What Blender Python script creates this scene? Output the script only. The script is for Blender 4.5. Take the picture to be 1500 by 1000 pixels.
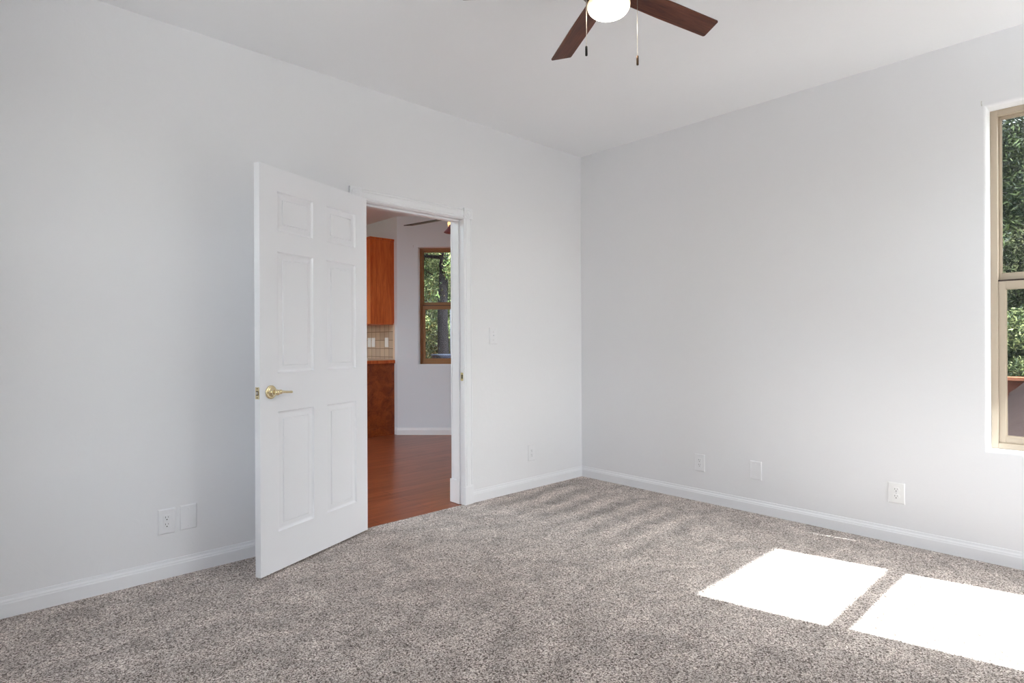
import bpy, bmesh, math, random
import numpy as np
from mathutils import Vector, Matrix, Euler

scene = bpy.context.scene
for o in list(bpy.data.objects): bpy.data.objects.remove(o)
col = scene.collection

# ------------------------------------------------------------------ measures
YW, XW, CEIL, H = 3.296, 3.903, 2.75, 1.16     # door wall, window wall, ceiling, camera height
YB, XL = -0.60, -0.37                           # wall behind the camera, wall left of it
T = 0.13                                        # interior wall thickness
ANG = math.radians(46.9126)

# ------------------------------------------------------------------ camera
cam_d = bpy.data.cameras.new('camera')
cam_d.sensor_width = 36; cam_d.lens = 859.69 / 1500 * 36
cam_d.shift_y = 0.5 / 1500; cam_d.clip_start = 0.02; cam_d.clip_end = 200
cam = bpy.data.objects.new('camera', cam_d); col.objects.link(cam)
right = Vector((math.sin(ANG), -math.cos(ANG), 0)); fwd = Vector((math.cos(ANG), math.sin(ANG), 0)); up = Vector((0, 0, 1))
ro = -4.371e-3
r2 = right * math.cos(ro) + up * math.sin(ro); u2 = up * math.cos(ro) - right * math.sin(ro)
cam.matrix_world = Matrix(((r2.x, u2.x, -fwd.x, 0), (r2.y, u2.y, -fwd.y, 0), (r2.z, u2.z, -fwd.z, H), (0, 0, 0, 1)))
scene.camera = cam

# ------------------------------------------------------------------ sky, sun, exposure
SKY = 5.9; SUN = 29.5
world = bpy.data.worlds.new('sky'); scene.world = world; world.use_nodes = True
nt = world.node_tree; nt.nodes.clear()
sky = nt.nodes.new('ShaderNodeTexSky'); sky.sky_type = 'NISHITA'; sky.sun_disc = False
sky.sun_elevation = math.radians(42); sky.sun_rotation = math.radians(168); sky.dust_density = 2.0
bw = nt.nodes.new('ShaderNodeHueSaturation'); bw.inputs['Saturation'].default_value = 0.30
bw.inputs['Value'].default_value = 1.0
bg = nt.nodes.new('ShaderNodeBackground'); bg.inputs['Strength'].default_value = SKY * 0.2
out = nt.nodes.new('ShaderNodeOutputWorld')
nt.links.new(sky.outputs[0], bw.inputs['Color']); nt.links.new(bw.outputs[0], bg.inputs['Color']); nt.links.new(bg.outputs[0], out.inputs['Surface'])

sd = bpy.data.lights.new('sun', 'SUN'); sd.energy = SUN; sd.angle = math.radians(0.5); sd.color = (0.965, 0.98, 1.0)
sun = bpy.data.objects.new('sun', sd); col.objects.link(sun); sun.location = (2, -6, 8)
ldir = Vector((-0.205, 0.979, -0.923))
sun.rotation_euler = ldir.to_track_quat('-Z', 'Y').to_euler()

vs = scene.view_settings; vs.view_transform = 'Standard'; vs.look = 'None'; vs.gamma = 1; vs.use_curve_mapping = False
vs.exposure = 0.0
cy = scene.cycles
cy.use_denoising = True; cy.max_bounces = 12; cy.diffuse_bounces = 8; cy.glossy_bounces = 4; cy.transparent_max_bounces = 16; cy.transmission_bounces = 6
cy.sample_clamp_indirect = 6; cy.caustics_reflective = False; cy.caustics_refractive = False

def portal(x, y, z, w, h, normal):
    l = bpy.data.lights.new('window_portal', 'AREA'); l.shape = 'RECTANGLE'; l.size = w; l.size_y = h
    l.cycles.is_portal = True
    o = bpy.data.objects.new('window_portal', l); col.objects.link(o); o.location = (x, y, z)
    o.rotation_euler = Vector(normal).to_track_quat('-Z', 'Y').to_euler()

# ------------------------------------------------------------------ materials
def srgb(r, g, b):
    f = lambda c: (c / 255 / 12.92) if c / 255 <= 0.04045 else ((c / 255 + 0.055) / 1.055) ** 2.4
    return (f(r), f(g), f(b), 1)

def newmat(name):
    m = bpy.data.materials.new(name); m.use_nodes = True
    n = m.node_tree; b = n.nodes['Principled BSDF']
    return m, n, b

def N(n, kind, **kw):
    nd = n.nodes.new(kind)
    for k, v in kw.items():
        if k in nd.inputs: nd.inputs[k].default_value = v
        else: setattr(nd, k, v)
    return nd

def plain(name, colr, rough=0.5, metal=0.0, bump=0, bscale=200, emis=None, estr=0, spec=0.5, var=0.0):
    m, n, b = newmat(name)
    b.inputs['Base Color'].default_value = colr; b.inputs['Roughness'].default_value = rough; b.inputs['Metallic'].default_value = metal
    b.inputs['Specular IOR Level'].default_value = spec
    tc = N(n, 'ShaderNodeTexCoord')
    if bump:
        no = N(n, 'ShaderNodeTexNoise', Scale=bscale, Detail=3.0); n.links.new(tc.outputs['Object'], no.inputs['Vector'])
        bp = N(n, 'ShaderNodeBump', Strength=bump, Distance=0.002); n.links.new(no.outputs['Fac'], bp.inputs['Height']); n.links.new(bp.outputs[0], b.inputs['Normal'])
    if var:
        no = N(n, 'ShaderNodeTexNoise', Scale=6.0, Detail=4.0); n.links.new(tc.outputs['Object'], no.inputs['Vector'])
        mx = N(n, 'ShaderNodeMix', data_type='RGBA')
        mx.inputs[6].default_value = tuple(c * (1 - var) for c in colr[:3]) + (1,); mx.inputs[7].default_value = tuple(min(1, c * (1 + var)) for c in colr[:3]) + (1,)
        n.links.new(no.outputs['Fac'], mx.inputs[0]); n.links.new(mx.outputs[2], b.inputs['Base Color'])
    if emis:
        b.inputs['Emission Color'].default_value = emis; b.inputs['Emission Strength'].default_value = estr
    return m

def wall_mat(name, colr):
    m, n, b = newmat(name)
    b.inputs['Base Color'].default_value = colr; b.inputs['Roughness'].default_value = 0.75; b.inputs['Specular IOR Level'].default_value = 0.2
    tc = N(n, 'ShaderNodeTexCoord')
    a = N(n, 'ShaderNodeTexNoise', Scale=14.0, Detail=5.0, Roughness=0.55, Distortion=0.8)
    c = N(n, 'ShaderNodeTexNoise', Scale=90.0, Detail=2.0)
    n.links.new(tc.outputs['Object'], a.inputs['Vector']); n.links.new(tc.outputs['Object'], c.inputs['Vector'])
    r = N(n, 'ShaderNodeValToRGB'); r.color_ramp.elements[0].position = 0.45; r.color_ramp.elements[1].position = 0.58
    n.links.new(a.outputs['Fac'], r.inputs[0])
    mm = N(n, 'ShaderNodeMath', operation='MULTIPLY_ADD'); mm.inputs[1].default_value = 0.25
    n.links.new(c.outputs['Fac'], mm.inputs[0]); n.links.new(r.outputs[0], mm.inputs[2])
    bp = N(n, 'ShaderNodeBump', Strength=0.10, Distance=0.0015); n.links.new(mm.outputs[0], bp.inputs['Height']); n.links.new(bp.outputs[0], b.inputs['Normal'])
    return m

M = {}
M['wall'] = wall_mat('wall_paint', (0.862, 0.866, 0.888, 1))
M['kwall'] = wall_mat('wall_paint_cooled', (0.80, 0.845, 0.905, 1))  # same wall paint; cool light put into its colour against warm floor bounce
M['ceiling'] = wall_mat('ceiling_paint', (0.87, 0.875, 0.897, 1))
M['trim'] = plain('trim_paint', (0.885, 0.895, 0.925, 1), 0.35)
M['door'] = plain('door_paint', (0.915, 0.925, 0.96, 1), 0.38)
M['plate'] = plain('white_plastic', (0.865, 0.87, 0.895, 1), 0.35)
M['plate_bright'] = plain('bright_white_plastic', (0.92, 0.92, 0.92, 1), 0.3)
M['slot'] = plain('dark_slot', (0.03, 0.03, 0.03, 1), 0.6)
M['screw'] = plain('painted_screw', (0.6, 0.6, 0.6, 1), 0.4)
M['brass'] = plain('polished_brass', (0.80, 0.69, 0.44, 1), 0.22, 1.0)
M['brass_dark'] = plain('brass_shadow_gap', (0.10, 0.06, 0.03, 1), 0.4, 0.6)
M['vinyl'] = plain('tan_vinyl', srgb(182, 168, 150), 0.45, var=0.04)
M['vinyl_shaded'] = plain('tan_vinyl_shaded', srgb(158, 112, 70), 0.45, var=0.04)  # tan window vinyl with kitchen shade and warm light put into its colour
M['gasket'] = plain('dark_gasket', (0.05, 0.03, 0.025, 1), 0.6)
M['steel'] = plain('satin_steel', (0.6, 0.58, 0.55, 1), 0.3, 1.0)
M['chain'] = plain('nickel_chain', (0.55, 0.48, 0.42, 1), 0.3, 1.0)
M['black'] = plain('black_plastic', (0.012, 0.011, 0.011, 1), 0.4)
M['bronze'] = plain('dark_bronze', (0.10, 0.055, 0.03, 1), 0.35, 0.7)
M['exterior'] = plain('exterior_stucco', srgb(196, 180, 160), 0.9, bump=0.5, bscale=60)

def glass_mat():
    m = bpy.data.materials.new('window_glass'); m.use_nodes = True; n = m.node_tree; n.nodes.clear()
    o = N(n, 'ShaderNodeOutputMaterial'); t = N(n, 'ShaderNodeBsdfTransparent'); t.inputs[0].default_value = (0.95, 0.97, 0.96, 1)
    g = N(n, 'ShaderNodeBsdfGlossy', Roughness=0.02); g.inputs[0].default_value = (1, 1, 1, 1)
    fr = N(n, 'ShaderNodeLayerWeight', Blend=0.5); pw = N(n, 'ShaderNodeMath', operation='POWER'); pw.inputs[1].default_value = 5.0
    sc_ = N(n, 'ShaderNodeMath', operation='MULTIPLY_ADD'); sc_.inputs[1].default_value = 0.9; sc_.inputs[2].default_value = 0.035; mx = N(n, 'ShaderNodeMixShader')
    n.links.new(fr.outputs['Facing'], pw.inputs[0]); n.links.new(pw.outputs[0], sc_.inputs[0]); n.links.new(sc_.outputs[0], mx.inputs[0]); n.links.new(t.outputs[0], mx.inputs[1]); n.links.new(g.outputs[0], mx.inputs[2]); n.links.new(mx.outputs[0], o.inputs[0])
    return m
M['glass'] = glass_mat()

def wood_mat(name, dark, light, scale=1.0, axis='X', rough=0.4, ring=8.0, spec=0.5):
    m, n, b = newmat(name)
    tc = N(n, 'ShaderNodeTexCoord'); mp = N(n, 'ShaderNodeMapping')
    s = {'X': (1.2, 14, 14), 'Y': (14, 1.2, 14), 'Z': (14, 14, 1.2)}[axis]
    mp.inputs['Scale'].default_value = tuple(v * scale for v in s)
    n.links.new(tc.outputs['Object'], mp.inputs['Vector'])
    a = N(n, 'ShaderNodeTexNoise', Scale=1.0, Detail=6.0, Roughness=0.6, Distortion=1.2); n.links.new(mp.outputs[0], a.inputs['Vector'])
    c = N(n, 'ShaderNodeTexNoise', Scale=ring, Detail=3.0); n.links.new(mp.outputs[0], c.inputs['Vector'])
    ad = N(n, 'ShaderNodeMath', operation='MULTIPLY_ADD'); ad.inputs[1].default_value = 0.35; n.links.new(c.outputs['Fac'], ad.inputs[0]); n.links.new(a.outputs['Fac'], ad.inputs[2])
    r = N(n, 'ShaderNodeValToRGB'); r.color_ramp.elements[0].position = 0.48; r.color_ramp.elements[0].color = dark; r.color_ramp.elements[1].position = 0.86; r.color_ramp.elements[1].color = light
    n.links.new(ad.outputs[0], r.inputs[0]); n.links.new(r.outputs[0], b.inputs['Base Color'])
    b.inputs['Roughness'].default_value = rough; b.inputs['Specular IOR Level'].default_value = spec
    return m
M['blade'] = wood_mat('walnut_blade', srgb(62, 30, 22), srgb(116, 66, 48), 1.6, 'X', 0.4, spec=0.25)
M['cab'] = wood_mat('cherry_cabinet', srgb(190, 80, 28), srgb(234, 126, 60), 0.9, 'Z', 0.32)
M['cab_dark'] = wood_mat('cherry_cabinet_burl', srgb(116, 46, 14), srgb(176, 88, 36), 0.5, 'Y', 0.32)

def floor_wood():
    m, n, b = newmat('cherry_laminate')
    tc = N(n, 'ShaderNodeTexCoord')
    br = N(n, 'ShaderNodeTexBrick', Scale=1.0); br.inputs['Brick Width'].default_value = 1.2; br.inputs['Row Height'].default_value = 0.127
    br.inputs['Mortar Size'].default_value = 0.0016; br.inputs['Mortar Smooth'].default_value = 0.1; br.offset = 0.37
    br.inputs['Color1'].default_value = (0.2, 0.2, 0.2, 1); br.inputs['Color2'].default_value = (0.8, 0.8, 0.8, 1); br.inputs['Mortar'].default_value = (0, 0, 0, 1)
    n.links.new(tc.outputs['Object'], br.inputs['Vector'])
    mp = N(n, 'ShaderNodeMapping'); mp.inputs['Scale'].default_value = (1.6, 16, 1); n.links.new(tc.outputs['Object'], mp.inputs['Vector'])
    a = N(n, 'ShaderNodeTexNoise', Scale=1.5, Detail=6.0, Distortion=1.0); n.links.new(mp.outputs[0], a.inputs['Vector'])
    ad = N(n, 'ShaderNodeMath', operation='MULTIPLY_ADD'); ad.inputs[1].default_value = 0.35
    n.links.new(br.outputs['Color'], ad.inputs[0]); n.links.new(a.outputs['Fac'], ad.inputs[2])
    r = N(n, 'ShaderNodeValToRGB'); r.color_ramp.elements[0].position = 0.35; r.color_ramp.elements[0].color = srgb(110, 50, 28); r.color_ramp.elements[1].position = 0.95; r.color_ramp.elements[1].color = srgb(162, 90, 56)
    n.links.new(ad.outputs[0], r.inputs[0])
    mx = N(n, 'ShaderNodeMix', data_type='RGBA'); mx.inputs[7].default_value = srgb(46, 22, 18)
    n.links.new(br.outputs['Fac'], mx.inputs[0]); n.links.new(r.outputs[0], mx.inputs[6]); n.links.new(mx.outputs[2], b.inputs['Base Color'])
    b.inputs['Roughness'].default_value = 0.28; b.inputs['Specular IOR Level'].default_value = 0.32
    bp = N(n, 'ShaderNodeBump', Strength=0.25, Distance=0.001); bp.invert = True; n.links.new(br.outputs['Fac'], bp.inputs['Height']); n.links.new(bp.outputs[0], b.inputs['Normal'])
    return m
M['laminate'] = floor_wood()

def tile_mat():
    m, n, b = newmat('backsplash_tile')
    tc = N(n, 'ShaderNodeTexCoord'); mp = N(n, 'ShaderNodeMapping'); mp.inputs['Rotation'].default_value = (0, math.radians(90), math.radians(90))
    sx = N(n, 'ShaderNodeSeparateXYZ'); cb = N(n, 'ShaderNodeCombineXYZ')
    n.links.new(tc.outputs['Object'], sx.inputs[0]); n.links.new(sx.outputs[1], cb.inputs[0]); n.links.new(sx.outputs[2], cb.inputs[1])
    br = N(n, 'ShaderNodeTexBrick', Scale=1.0); br.inputs['Brick Width'].default_value = 0.108; br.inputs['Row Height'].default_value = 0.108
    br.inputs['Mortar Size'].default_value = 0.004; br.offset = 0.0
    br.inputs['Color1'].default_value = srgb(206, 180, 158); br.inputs['Color2'].default_value = srgb(190, 164, 146); br.inputs['Mortar'].default_value = srgb(128, 96, 78)
    n.links.new(cb.outputs[0], br.inputs['Vector']); n.links.new(br.outputs['Color'], b.inputs['Base Color']); b.inputs['Roughness'].default_value = 0.35
    bp = N(n, 'ShaderNodeBump', Strength=0.4, Distance=0.002); bp.invert = True; n.links.new(br.outputs['Fac'], bp.inputs['Height']); n.links.new(bp.outputs[0], b.inputs['Normal'])
    return m
M['tile'] = tile_mat()
M['tile_edge'] = plain('bullnose_tile', srgb(236, 208, 186), 0.35)
M['counter'] = plain('beige_counter', srgb(220, 196, 168), 0.35)

def carpet_mat():
    m, n, b = newmat('frieze_carpet')
    tc = N(n, 'ShaderNodeTexCoord')
    L = n.links.new
    # tufts: short curled yarn ends, fibre shade put into the colour as darker tones
    w = N(n, 'ShaderNodeTexNoise', Scale=70.0, Detail=2.0); L(tc.outputs['Object'], w.inputs['Vector'])
    vm = N(n, 'ShaderNodeVectorMath', operation='MULTIPLY_ADD'); vm.inputs[1].default_value = (0.02, 0.02, 0.02)
    L(w.outputs['Color'], vm.inputs[0]); L(tc.outputs['Object'], vm.inputs[2])
    a = N(n, 'ShaderNodeTexNoise', Scale=150.0, Detail=2.5, Roughness=0.65); L(vm.outputs[0], a.inputs['Vector'])
    v = N(n, 'ShaderNodeTexVoronoi', Scale=170.0); L(vm.outputs[0], v.inputs['Vector'])
    hgt = N(n, 'ShaderNodeMath', operation='MULTIPLY_ADD'); hgt.inputs[1].default_value = -0.45
    L(v.outputs['Distance'], hgt.inputs[0]); L(a.outputs['Fac'], hgt.inputs[2])
    r = N(n, 'ShaderNodeValToRGB'); e = r.color_ramp.elements
    e[0].position = 0.14; e[0].color = CARPET[0]; e[1].position = 0.50; e[1].color = CARPET[2]
    k = e.new(0.31); k.color = CARPET[1]
    L(hgt.outputs[0], r.inputs[0])
    # pile lay sheen put into colour: brushed blotches plus vacuum strokes near the window wall
    mp = N(n, 'ShaderNodeMapping'); mp.inputs['Scale'].default_value = (1.0, 1.35, 1); mp.inputs['Rotation'].default_value = (0, 0, 0.5); L(tc.outputs['Object'], mp.inputs['Vector'])
    bl = N(n, 'ShaderNodeTexNoise', Scale=5.5, Detail=5.0, Roughness=0.62, Distortion=0.7); L(mp.outputs[0], bl.inputs['Vector'])
    sx = N(n, 'ShaderNodeSeparateXYZ'); L(tc.outputs['Object'], sx.inputs[0])
    wob = N(n, 'ShaderNodeTexNoise', Scale=1.8, Detail=2.0); L(tc.outputs['Object'], wob.inputs['Vector'])
    ph = N(n, 'ShaderNodeMath', operation='MULTIPLY_ADD'); ph.inputs[1].default_value = 0.16; L(wob.outputs['Fac'], ph.inputs[0]); L(sx.outputs[1], ph.inputs[2])
    sl = N(n, 'ShaderNodeMath', operation='MULTIPLY_ADD'); sl.inputs[1].default_value = -0.06; L(sx.outputs[0], sl.inputs[0]); L(ph.outputs[0], sl.inputs[2])
    fr = N(n, 'ShaderNodeMath', operation='MULTIPLY'); fr.inputs[1].default_value = 2 * math.pi / 0.205; L(sl.outputs[0], fr.inputs[0])
    sn = N(n, 'ShaderNodeMath', operation='SINE'); L(fr.outputs[0], sn.inputs[0])
    mx = N(n, 'ShaderNodeMapRange'); mx.interpolation_type = 'SMOOTHSTEP'; mx.inputs[1].default_value = 2.55; mx.inputs[2].default_value = 2.9; L(sx.outputs[0], mx.inputs[0])
    my = N(n, 'ShaderNodeMapRange'); my.interpolation_type = 'SMOOTHSTEP'; my.inputs[1].default_value = 1.75; my.inputs[2].default_value = 2.1; L(sx.outputs[1], my.inputs[0])
    me = N(n, 'ShaderNodeMapRange'); me.interpolation_type = 'SMOOTHSTEP'; me.inputs[1].default_value = 3.72; me.inputs[2].default_value = 3.45; L(sx.outputs[0], me.inputs[0])
    mm = N(n, 'ShaderNodeMath', operation='MULTIPLY'); L(mx.outputs[0], mm.inputs[0]); L(my.outputs[0], mm.inputs[1])
    m2 = N(n, 'ShaderNodeMath', operation='MULTIPLY'); L(mm.outputs[0], m2.inputs[0]); L(me.outputs[0], m2.inputs[1])
    m3 = N(n, 'ShaderNodeMath', operation='MULTIPLY'); L(m2.outputs[0], m3.inputs[0]); L(sn.outputs[0], m3.inputs[1])
    st = N(n, 'ShaderNodeMath', operation='MULTIPLY'); st.inputs[1].default_value = 0.19; L(m3.outputs[0], st.inputs[0])
    br = N(n, 'ShaderNodeMapRange'); br.inputs[1].default_value = 0.36; br.inputs[2].default_value = 0.66; br.inputs[3].default_value = 0.76; br.inputs[4].default_value = 1.16; L(bl.outputs['Fac'], br.inputs[0])
    su = N(n, 'ShaderNodeMath', operation='ADD'); L(br.outputs[0], su.inputs[0]); L(st.outputs[0], su.inputs[1])
    mul = N(n, 'ShaderNodeVectorMath', operation='SCALE'); L(r.outputs[0], mul.inputs[0]); L(su.outputs[0], mul.inputs['Scale'])
    L(mul.outputs[0], b.inputs['Base Color'])
    b.inputs['Roughness'].default_value = 0.95; b.inputs['Specular IOR Level'].default_value = 0.1; b.inputs['Sheen Weight'].default_value = 0.15
    bp = N(n, 'ShaderNodeBump', Strength=0.8, Distance=0.006); L(hgt.outputs[0], bp.inputs['Height']); L(bp.outputs[0], b.inputs['Normal'])
    return m
CARPET = [srgb(102, 89, 82), srgb(212, 199, 191), srgb(254, 247, 242)]
M['carpet'] = carpet_mat()

def leaf_mat(name, c1, c2, c3):
    m, n, b = newmat(name)
    g = N(n, 'ShaderNodeNewGeometry'); r = N(n, 'ShaderNodeValToRGB')
    e = r.color_ramp.elements; e[0].color = c1; e[1].color = c3; e.new(0.55).color = c2
    n.links.new(g.outputs['Random Per Island'], r.inputs[0]); n.links.new(r.outputs[0], b.inputs['Base Color']); b.inputs['Roughness'].default_value = 0.6; b.inputs['Specular IOR Level'].default_value = 0.12
    return m
M['leaf_bright'] = leaf_mat('bright_leaves', srgb(36, 54, 32), srgb(84, 106, 60), srgb(168, 176, 124))
M['leaf_dark'] = leaf_mat('dark_needles', srgb(8, 18, 14), srgb(24, 40, 26), srgb(96, 110, 72))
M['leaf_mid'] = leaf_mat('olive_leaves', srgb(18, 30, 18), srgb(52, 68, 38), srgb(150, 158, 108))
M['bark'] = plain('dark_bark', srgb(20, 19, 22), 0.9, bump=0.3, bscale=9, var=0.3, spec=0.03)
M['soil'] = plain('grey_soil', srgb(72, 60, 58), 0.95, bump=1.0, bscale=25, var=0.15, spec=0.05)
M['redwood'] = plain('redwood_panel', srgb(84, 46, 34), 0.7, var=0.1, spec=0.1)
M['redwood_cap'] = plain('redwood_rail', srgb(150, 90, 62), 0.6, var=0.1)
M['metal_bowl'] = plain('blue_grey_bowl', srgb(38, 44, 58), 0.6, spec=0.1)
M['white_pole'] = plain('white_pole', srgb(84, 88, 96), 0.6, spec=0.1)
def ground_mat():
    m, n, b = newmat('forest_floor')
    tc = N(n, 'ShaderNodeTexCoord'); a = N(n, 'ShaderNodeTexNoise', Scale=1.6, Detail=8.0, Roughness=0.7); n.links.new(tc.outputs['Object'], a.inputs['Vector'])
    r = N(n, 'ShaderNodeValToRGB'); r.color_ramp.elements[0].position = 0.35; r.color_ramp.elements[0].color = srgb(20, 30, 16); r.color_ramp.elements[1].position = 0.65; r.color_ramp.elements[1].color = srgb(70, 72, 48)
    n.links.new(a.outputs['Fac'], r.inputs[0]); n.links.new(r.outputs[0], b.inputs['Base Color']); b.inputs['Roughness'].default_value = 0.95; b.inputs['Specular IOR Level'].default_value = 0.05
    return m
M['ground'] = ground_mat()

# ------------------------------------------------------------------ mesh helpers
class MB:
    def __init__(s): s.v = []; s.f = []; s.sm = []
    def add(s, vs_, fs, smooth=False):
        k = len(s.v); s.v += [tuple(p) for p in vs_]; s.f += [tuple(i + k for i in f) for f in fs]; s.sm += [smooth] * len(fs)
    def box(s, x0, y0, z0, x1, y1, z1, X=None):
        p = [(x0, y0, z0), (x1, y0, z0), (x1, y1, z0), (x0, y1, z0), (x0, y0, z1), (x1, y0, z1), (x1, y1, z1), (x0, y1, z1)]
        if X: p = [X(q) for q in p]
        s.add(p, [(0, 3, 2, 1), (4, 5, 6, 7), (0, 1, 5, 4), (1, 2, 6, 5), (2, 3, 7, 6), (3, 0, 4, 7)]); return s
    def prism(s, prof, a, b, X):
        """profile points (p,q) swept from a to b; X(t,p,q) -> point"""
        n = len(prof); vs_ = [X(a, *q) for q in prof] + [X(b, *q) for q in prof]
        s.add(vs_, [(i, (i + 1) % n, n + (i + 1) % n, n + i) for i in range(n)] + [tuple(range(n))[::-1], tuple(range(n, 2 * n))]); return s
    def lathe(s, prof, c=(0, 0, 0), seg=32, R=None, cap=True):
        """prof of (r,z) from bottom to top about z, R: matrix"""
        vs_ = []; fs = []
        for r, z in prof:
            for k in range(seg):
                t = 2 * math.pi * k / seg; p = Vector((r * math.cos(t), r * math.sin(t), z))
                if R: p = R @ p
                vs_.append(tuple(p + Vector(c)))
        for i in range(len(prof) - 1):
            for k in range(seg): fs.append((i * seg + k, i * seg + (k + 1) % seg, (i + 1) * seg + (k + 1) % seg, (i + 1) * seg + k))
        if cap: fs.append(tuple(range(seg))[::-1]); fs.append(tuple(range((len(prof) - 1) * seg, len(prof) * seg)))
        s.add(vs_, fs, True); return s
    def tube(s, pts, rad, seg=10):
        pts = [Vector(p) for p in pts]; vs_ = []; fs = []
        if not isinstance(rad, (list, tuple)): rad = [rad] * len(pts)
        for i, p in enumerate(pts):
            d = (pts[min(i + 1, len(pts) - 1)] - pts[max(i - 1, 0)]).normalized()
            a = d.orthogonal() if i == 0 else (a - a.dot(d) * d)
            a.normalize(); b_ = d.cross(a)
            for k in range(seg):
                t = 2 * math.pi * k / seg; vs_.append(tuple(p + (a * math.cos(t) + b_ * math.sin(t)) * rad[i]))
        for i in range(len(pts) - 1):
            for k in range(seg): fs.append((i * seg + k, i * seg + (k + 1) % seg, (i + 1) * seg + (k + 1) % seg, (i + 1) * seg + k))
        fs.append(tuple(range(seg))[::-1]); fs.append(tuple(range((len(pts) - 1) * seg, len(pts) * seg)))
        s.add(vs_, fs, True); return s
    def build(s, name, mat, parent=None, loc=(0, 0, 0), rot=(0, 0, 0), bevel=0, bseg=2, fix=True, **props):
        me = bpy.data.meshes.new(name); me.from_pydata(s.v, [], s.f)
        me.polygons.foreach_set('use_smooth', s.sm)
        if fix:
            bm = bmesh.new(); bm.from_mesh(me); bmesh.ops.recalc_face_normals(bm, faces=bm.faces[:]); bm.to_mesh(me); bm.free()
        me.materials.append(mat); o = bpy.data.objects.new(name, me); col.objects.link(o)
        o.location = loc; o.rotation_euler = rot
        if parent: o.parent = parent
        if bevel:
            b = o.modifiers.new('bevel', 'BEVEL'); b.width = bevel; b.segments = bseg; b.limit_method = 'ANGLE'; b.angle_limit = math.radians(35)
            b.harden_normals = False
        for k, v in props.items(): o[k] = v
        return o

def empty(name, loc=(0, 0, 0), rot=(0, 0, 0), **props):
    o = bpy.data.objects.new(name, None); col.objects.link(o); o.location = loc; o.rotation_euler = rot; o.empty_display_size = 0.1
    for k, v in props.items(): o[k] = v
    return o
ST = dict(kind='structure')
def tag(o, label, cat, group=None):
    o['label'] = label; o['category'] = cat
    if group: o['group'] = group
    return o

# ------------------------------------------------------------------ room shell
def wall(name, P, a, b, z0, z1, holes, th, mat=None, rr=0.016):
    """P(t,d,z): t along the wall, d depth behind the inner face.  holes: (t0,t1,z0,z1,bullnose?)"""
    mb = MB()
    H2 = []
    for h in holes:
        r = rr if h[4] else 0.0
        H2.append((h[0] - r, h[1] + r, h[2] - r if h[2] > z0 + 0.001 else h[2], h[3] + r))
    ts = sorted({a, b} | {x for h in H2 for x in h[:2]}); zs = sorted({z0, z1} | {x for h in H2 for x in h[2:]})
    inside = lambda t, z, hs: any(h[0] < t < h[1] and h[2] < z < h[3] for h in hs)
    for i in range(len(ts) - 1):
        for j in range(len(zs) - 1):
            tm, zm = (ts[i] + ts[i + 1]) / 2, (zs[j] + zs[j + 1]) / 2
            if inside(tm, zm, H2): continue
            for d in (0, th):
                q = [P(ts[i], d, zs[j]), P(ts[i + 1], d, zs[j]), P(ts[i + 1], d, zs[j + 1]), P(ts[i], d, zs[j + 1])]
                mb.add(q, [(0, 1, 2, 3)])
    # outer-face strip between bullnose rect and true reveal, bullnose and reveal
    for h, g in zip(holes, H2):
        r = rr if h[4] else 0.0
        rings = []
        if r:
            for k in range(7):
                t = k / 6 * math.pi / 2; off = r * (1 - math.sin(t)); dd = r * (1 - math.cos(t)); rings.append((off, dd))
        else: rings.append((0, 0))
        rings.append((0, th)); 
        if r: rings.append((r, th))
        floor = h[2] <= z0 + 0.001
        vs_ = []
        for off, dd in rings:
            t0, t1, a0, a1 = h[0] - off, h[1] + off, (h[2] if floor else h[2] - off), h[3] + off
            vs_ += [P(t0, dd, a0), P(t1, dd, a0), P(t1, dd, a1), P(t0, dd, a1)]
        fs = []
        for i in range(len(rings) - 1):
            for k in range(4):
                if floor and k == 0: continue
                fs.append((4 * i + k, 4 * i + (k + 1) % 4, 4 * i + 4 + (k + 1) % 4, 4 * i + 4 + k))
        mb.add(vs_, fs, False)
    # rim
    for t in (a, b): mb.add([P(t, 0, z0), P(t, th, z0), P(t, th, z1), P(t, 0, z1)], [(0, 1, 2, 3)])
    for z in (z0, z1): mb.add([P(a, 0, z), P(a, th, z), P(b, th, z), P(b, 0, z)], [(0, 1, 2, 3)])
    o = mb.build(name, mat or M['wall'], fix=False)
    bm = bmesh.new(); bm.from_mesh(o.data); bmesh.ops.remove_doubles(bm, verts=bm.verts[:], dist=1e-5); bmesh.ops.recalc_face_normals(bm, faces=bm.faces[:]); bm.to_mesh(o.data); bm.free()
    o['kind'] = 'structure'
    return o

TH = 0.16
DX0, DX1, DH = 1.795, 2.608, 2.035          # door opening
P_left = lambda t, d, z: (t, YW + d, z)
P_right = lambda t, d, z: (XW + d, t, z)
P_back = lambda t, d, z: (t, YB - d, z)
P_near = lambda t, d, z: (XL - d, t, z)
W1 = (-0.36, 0.540, 0.585, 2.372)           # window in the right wall (y0,y1,z0,z1)
W5 = (1.32, 2.30, 0.585, 2.372)   # unseen window added to fill the room with daylight, left of the camera
W3 = (2.85, 3.80, 0.585, 2.372)             # window in the back wall (x0,x1,...)
wall('wall_left', P_left, XL - TH, XW + 0.101, -0.05, CEIL + 0.02, [(DX0 - 0.018, DX1 + 0.018, -0.05, DH + 0.018, False)], T)
wall('wall_right', P_right, YB - TH, YW, -0.05, CEIL + 0.02, [W1 + (True,)], TH)
wall('wall_back', P_back, XL, XW, -0.05, CEIL + 0.02, [W3 + (True,)], TH)
wall('wall_near', P_near, YB - TH, YW, -0.05, CEIL + 0.02, [W5 + (True,)], TH)

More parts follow.
